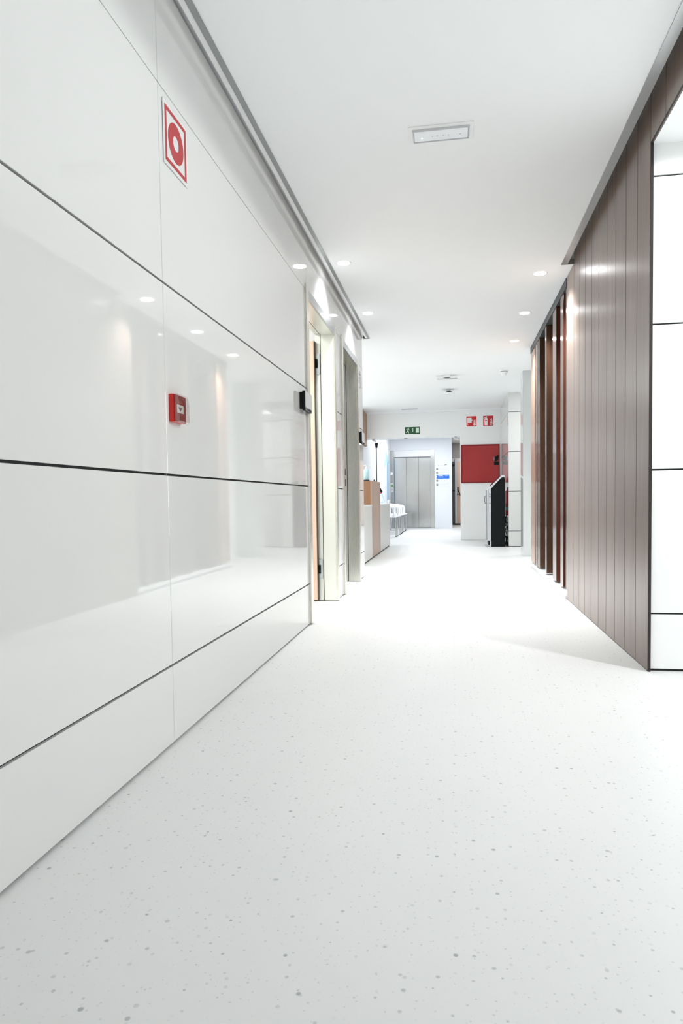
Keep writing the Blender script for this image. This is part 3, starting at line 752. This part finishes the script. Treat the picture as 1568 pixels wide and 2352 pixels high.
# passage to the right of the elevator wall with an open wooden door
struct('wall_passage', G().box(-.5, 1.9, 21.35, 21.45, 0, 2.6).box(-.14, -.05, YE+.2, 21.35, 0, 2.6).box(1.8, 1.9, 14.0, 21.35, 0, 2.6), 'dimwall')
d = sempty('door_3', (.3, 21.2, 0))
obj('leaf', box(.098, .98, 21.16, 21.205, .055, 1.93), 'oak', d, .002)
obj('leaf_edge', box(.034, .097, 21.15, 21.21, .055, 2.02), 'alu', d, .002)
obj('dark_glazing', box(-.045, .033, 21.20, 21.24, .05, 1.93), mat('smoked_glass', (.06, .055, .055), .2), d)
obj('frame_head', box(-.045, .98, 21.2, 21.26, 1.932, 2.03), 'lightgrey', d)
obj('lever_handle', G().tube([(.128, 21.15, 1.15), (.128, 21.12, 1.13), (.125, 21.11, 1.07), (.165, 21.10, .98), (.205, 21.10, .885)], .017).tube([(.12, 21.15, .95), (.12, 21.12, .93)], .02), 'black', d)
obj('closer', G().box(-.03, .03, 21.17, 21.2, 1.80, 1.85).box(-.04, .034, 21.16, 21.2, 1.03, 1.07), 'black', d)

# ------------------------------------------------------------------ lights
def area(name, loc, rot, sx, sy, e, col=(1, 1, 1)):
    l = bpy.data.lights.new(name, 'AREA'); l.shape = 'RECTANGLE'; l.size = sx; l.size_y = sy; l.energy = e; l.color = col
    o = bpy.data.objects.new(name, l); COL.objects.link(o); o.location = loc; o.rotation_euler = rot
    return o
R90 = math.pi/2
for x, y, _ in dl:
    l = bpy.data.lights.new('downlight_beam', 'SPOT'); l.energy = 116 if x > 0 else 56; l.spot_size = math.radians(125); l.spot_blend = 1.0; l.shadow_soft_size = .04; l.color = (.955, .985, 1)
    o = bpy.data.objects.new('downlight_beam', l); COL.objects.link(o); o.location = (x, y, ZC-.02)
area('daylight_side', (5.05, -.05, 1.33), (0, R90, 0), 1.8, .86, 22, (1, .99, .97))           # through window_1, towards -X
area('back_fill_light', (-.02, -5.95, 1.25), (-R90, 0, 0), 1.5, 2.1, 66, (.94, .975, 1))        # invented daylight fill through added_window, towards +Y
area('reception_fill_light', (-2.2, 10.2, 2.54), (0, 0, 0), 1.2, 3.4, 56, (.97, .99, 1))  # added lamp, unseen, brightens the middle of the corridor
for sx_, sy_, e_ in ((1.97, 2.30, 100), (3.6, 2.35, 30)):
    l = bpy.data.lights.new('side_room_downlight', 'SPOT'); l.energy = e_; l.spot_size = math.radians(178); l.spot_blend = .05; l.shadow_soft_size = .05; l.color = (.98, .995, 1)
    o = bpy.data.objects.new('side_room_downlight', l); COL.objects.link(o); o.location = (sx_, sy_, 2.405)
area('recess_fill_light', (1.9, 10.8, 2.54), (0, 0, 0), .6, .6, 18)  # unseen lamp put in the recess to lift the far corridor
area('office_ceiling_light', (-2.2, 4.5, 2.54), (0, 0, 0), 1.2, 1.2, 42, (.97, 1, .95))
area('back_office_ceiling_light', (-2.4, 6.5, 2.54), (0, 0, 0), .6, .6, 12, (.97, 1, .95))
area('lobby_ceiling_light', (-.7, 16.6, 2.50), (0, 0, 0), 1.4, 3.6, 52, (.93, .96, 1))
area('passage_ceiling_light', (.8, 20.3, 2.50), (0, 0, 0), .8, .8, 14)

wd = bpy.data.worlds.new('World'); S.world = wd; wd.use_nodes = True
bg = wd.node_tree.nodes['Background']; bg.inputs['Color'].default_value = (.92, .96, 1, 1); bg.inputs['Strength'].default_value = 1.2

# ------------------------------------------------------------------ camera
F_PX, PX, PY, H = 1568.0, 784.0, 1220.0, .828
fw = Vector((1042-PX, 1144-PY, F_PX)).normalized()
dn = Vector((.0147*34000, 34000.0, F_PX)); dn = (dn-fw*fw.dot(dn)).normalized()
rt = dn.cross(fw)
W = Matrix((rt, fw, -dn))                     # image axes (right, down, forward) -> world
cx_, cy_, cz_ = W @ Vector((1, 0, 0)), W @ Vector((0, -1, 0)), W @ Vector((0, 0, -1))
cam = bpy.data.cameras.new('camera'); co = bpy.data.objects.new('camera', cam); COL.objects.link(co)
co.matrix_world = Matrix(((cx_.x, cy_.x, cz_.x, 0), (cx_.y, cy_.y, cz_.y, 0), (cx_.z, cy_.z, cz_.z, H), (0, 0, 0, 1)))
cam.sensor_fit = 'AUTO'; cam.sensor_width = 36; cam.lens = F_PX/2352*36
cam.shift_y = (PY-1176)/2352; cam.clip_start = .05; cam.clip_end = 100
S.camera = co

# ------------------------------------------------------------------ render look
vs = S.view_settings
vs.view_transform = 'Standard'; vs.look = 'None'; vs.exposure = 0.63; vs.gamma = 1.0; vs.use_curve_mapping = False
S.display_settings.display_device = 'sRGB'
cy = S.cycles
cy.use_denoising = True
try: cy.denoiser = 'OPENIMAGEDENOISE'
except Exception: pass
cy.max_bounces = 14; cy.diffuse_bounces = 8; cy.glossy_bounces = 8; cy.transmission_bounces = 6; cy.transparent_max_bounces = 12
cy.sample_clamp_indirect = 6.0; cy.caustics_reflective = False; cy.caustics_refractive = False
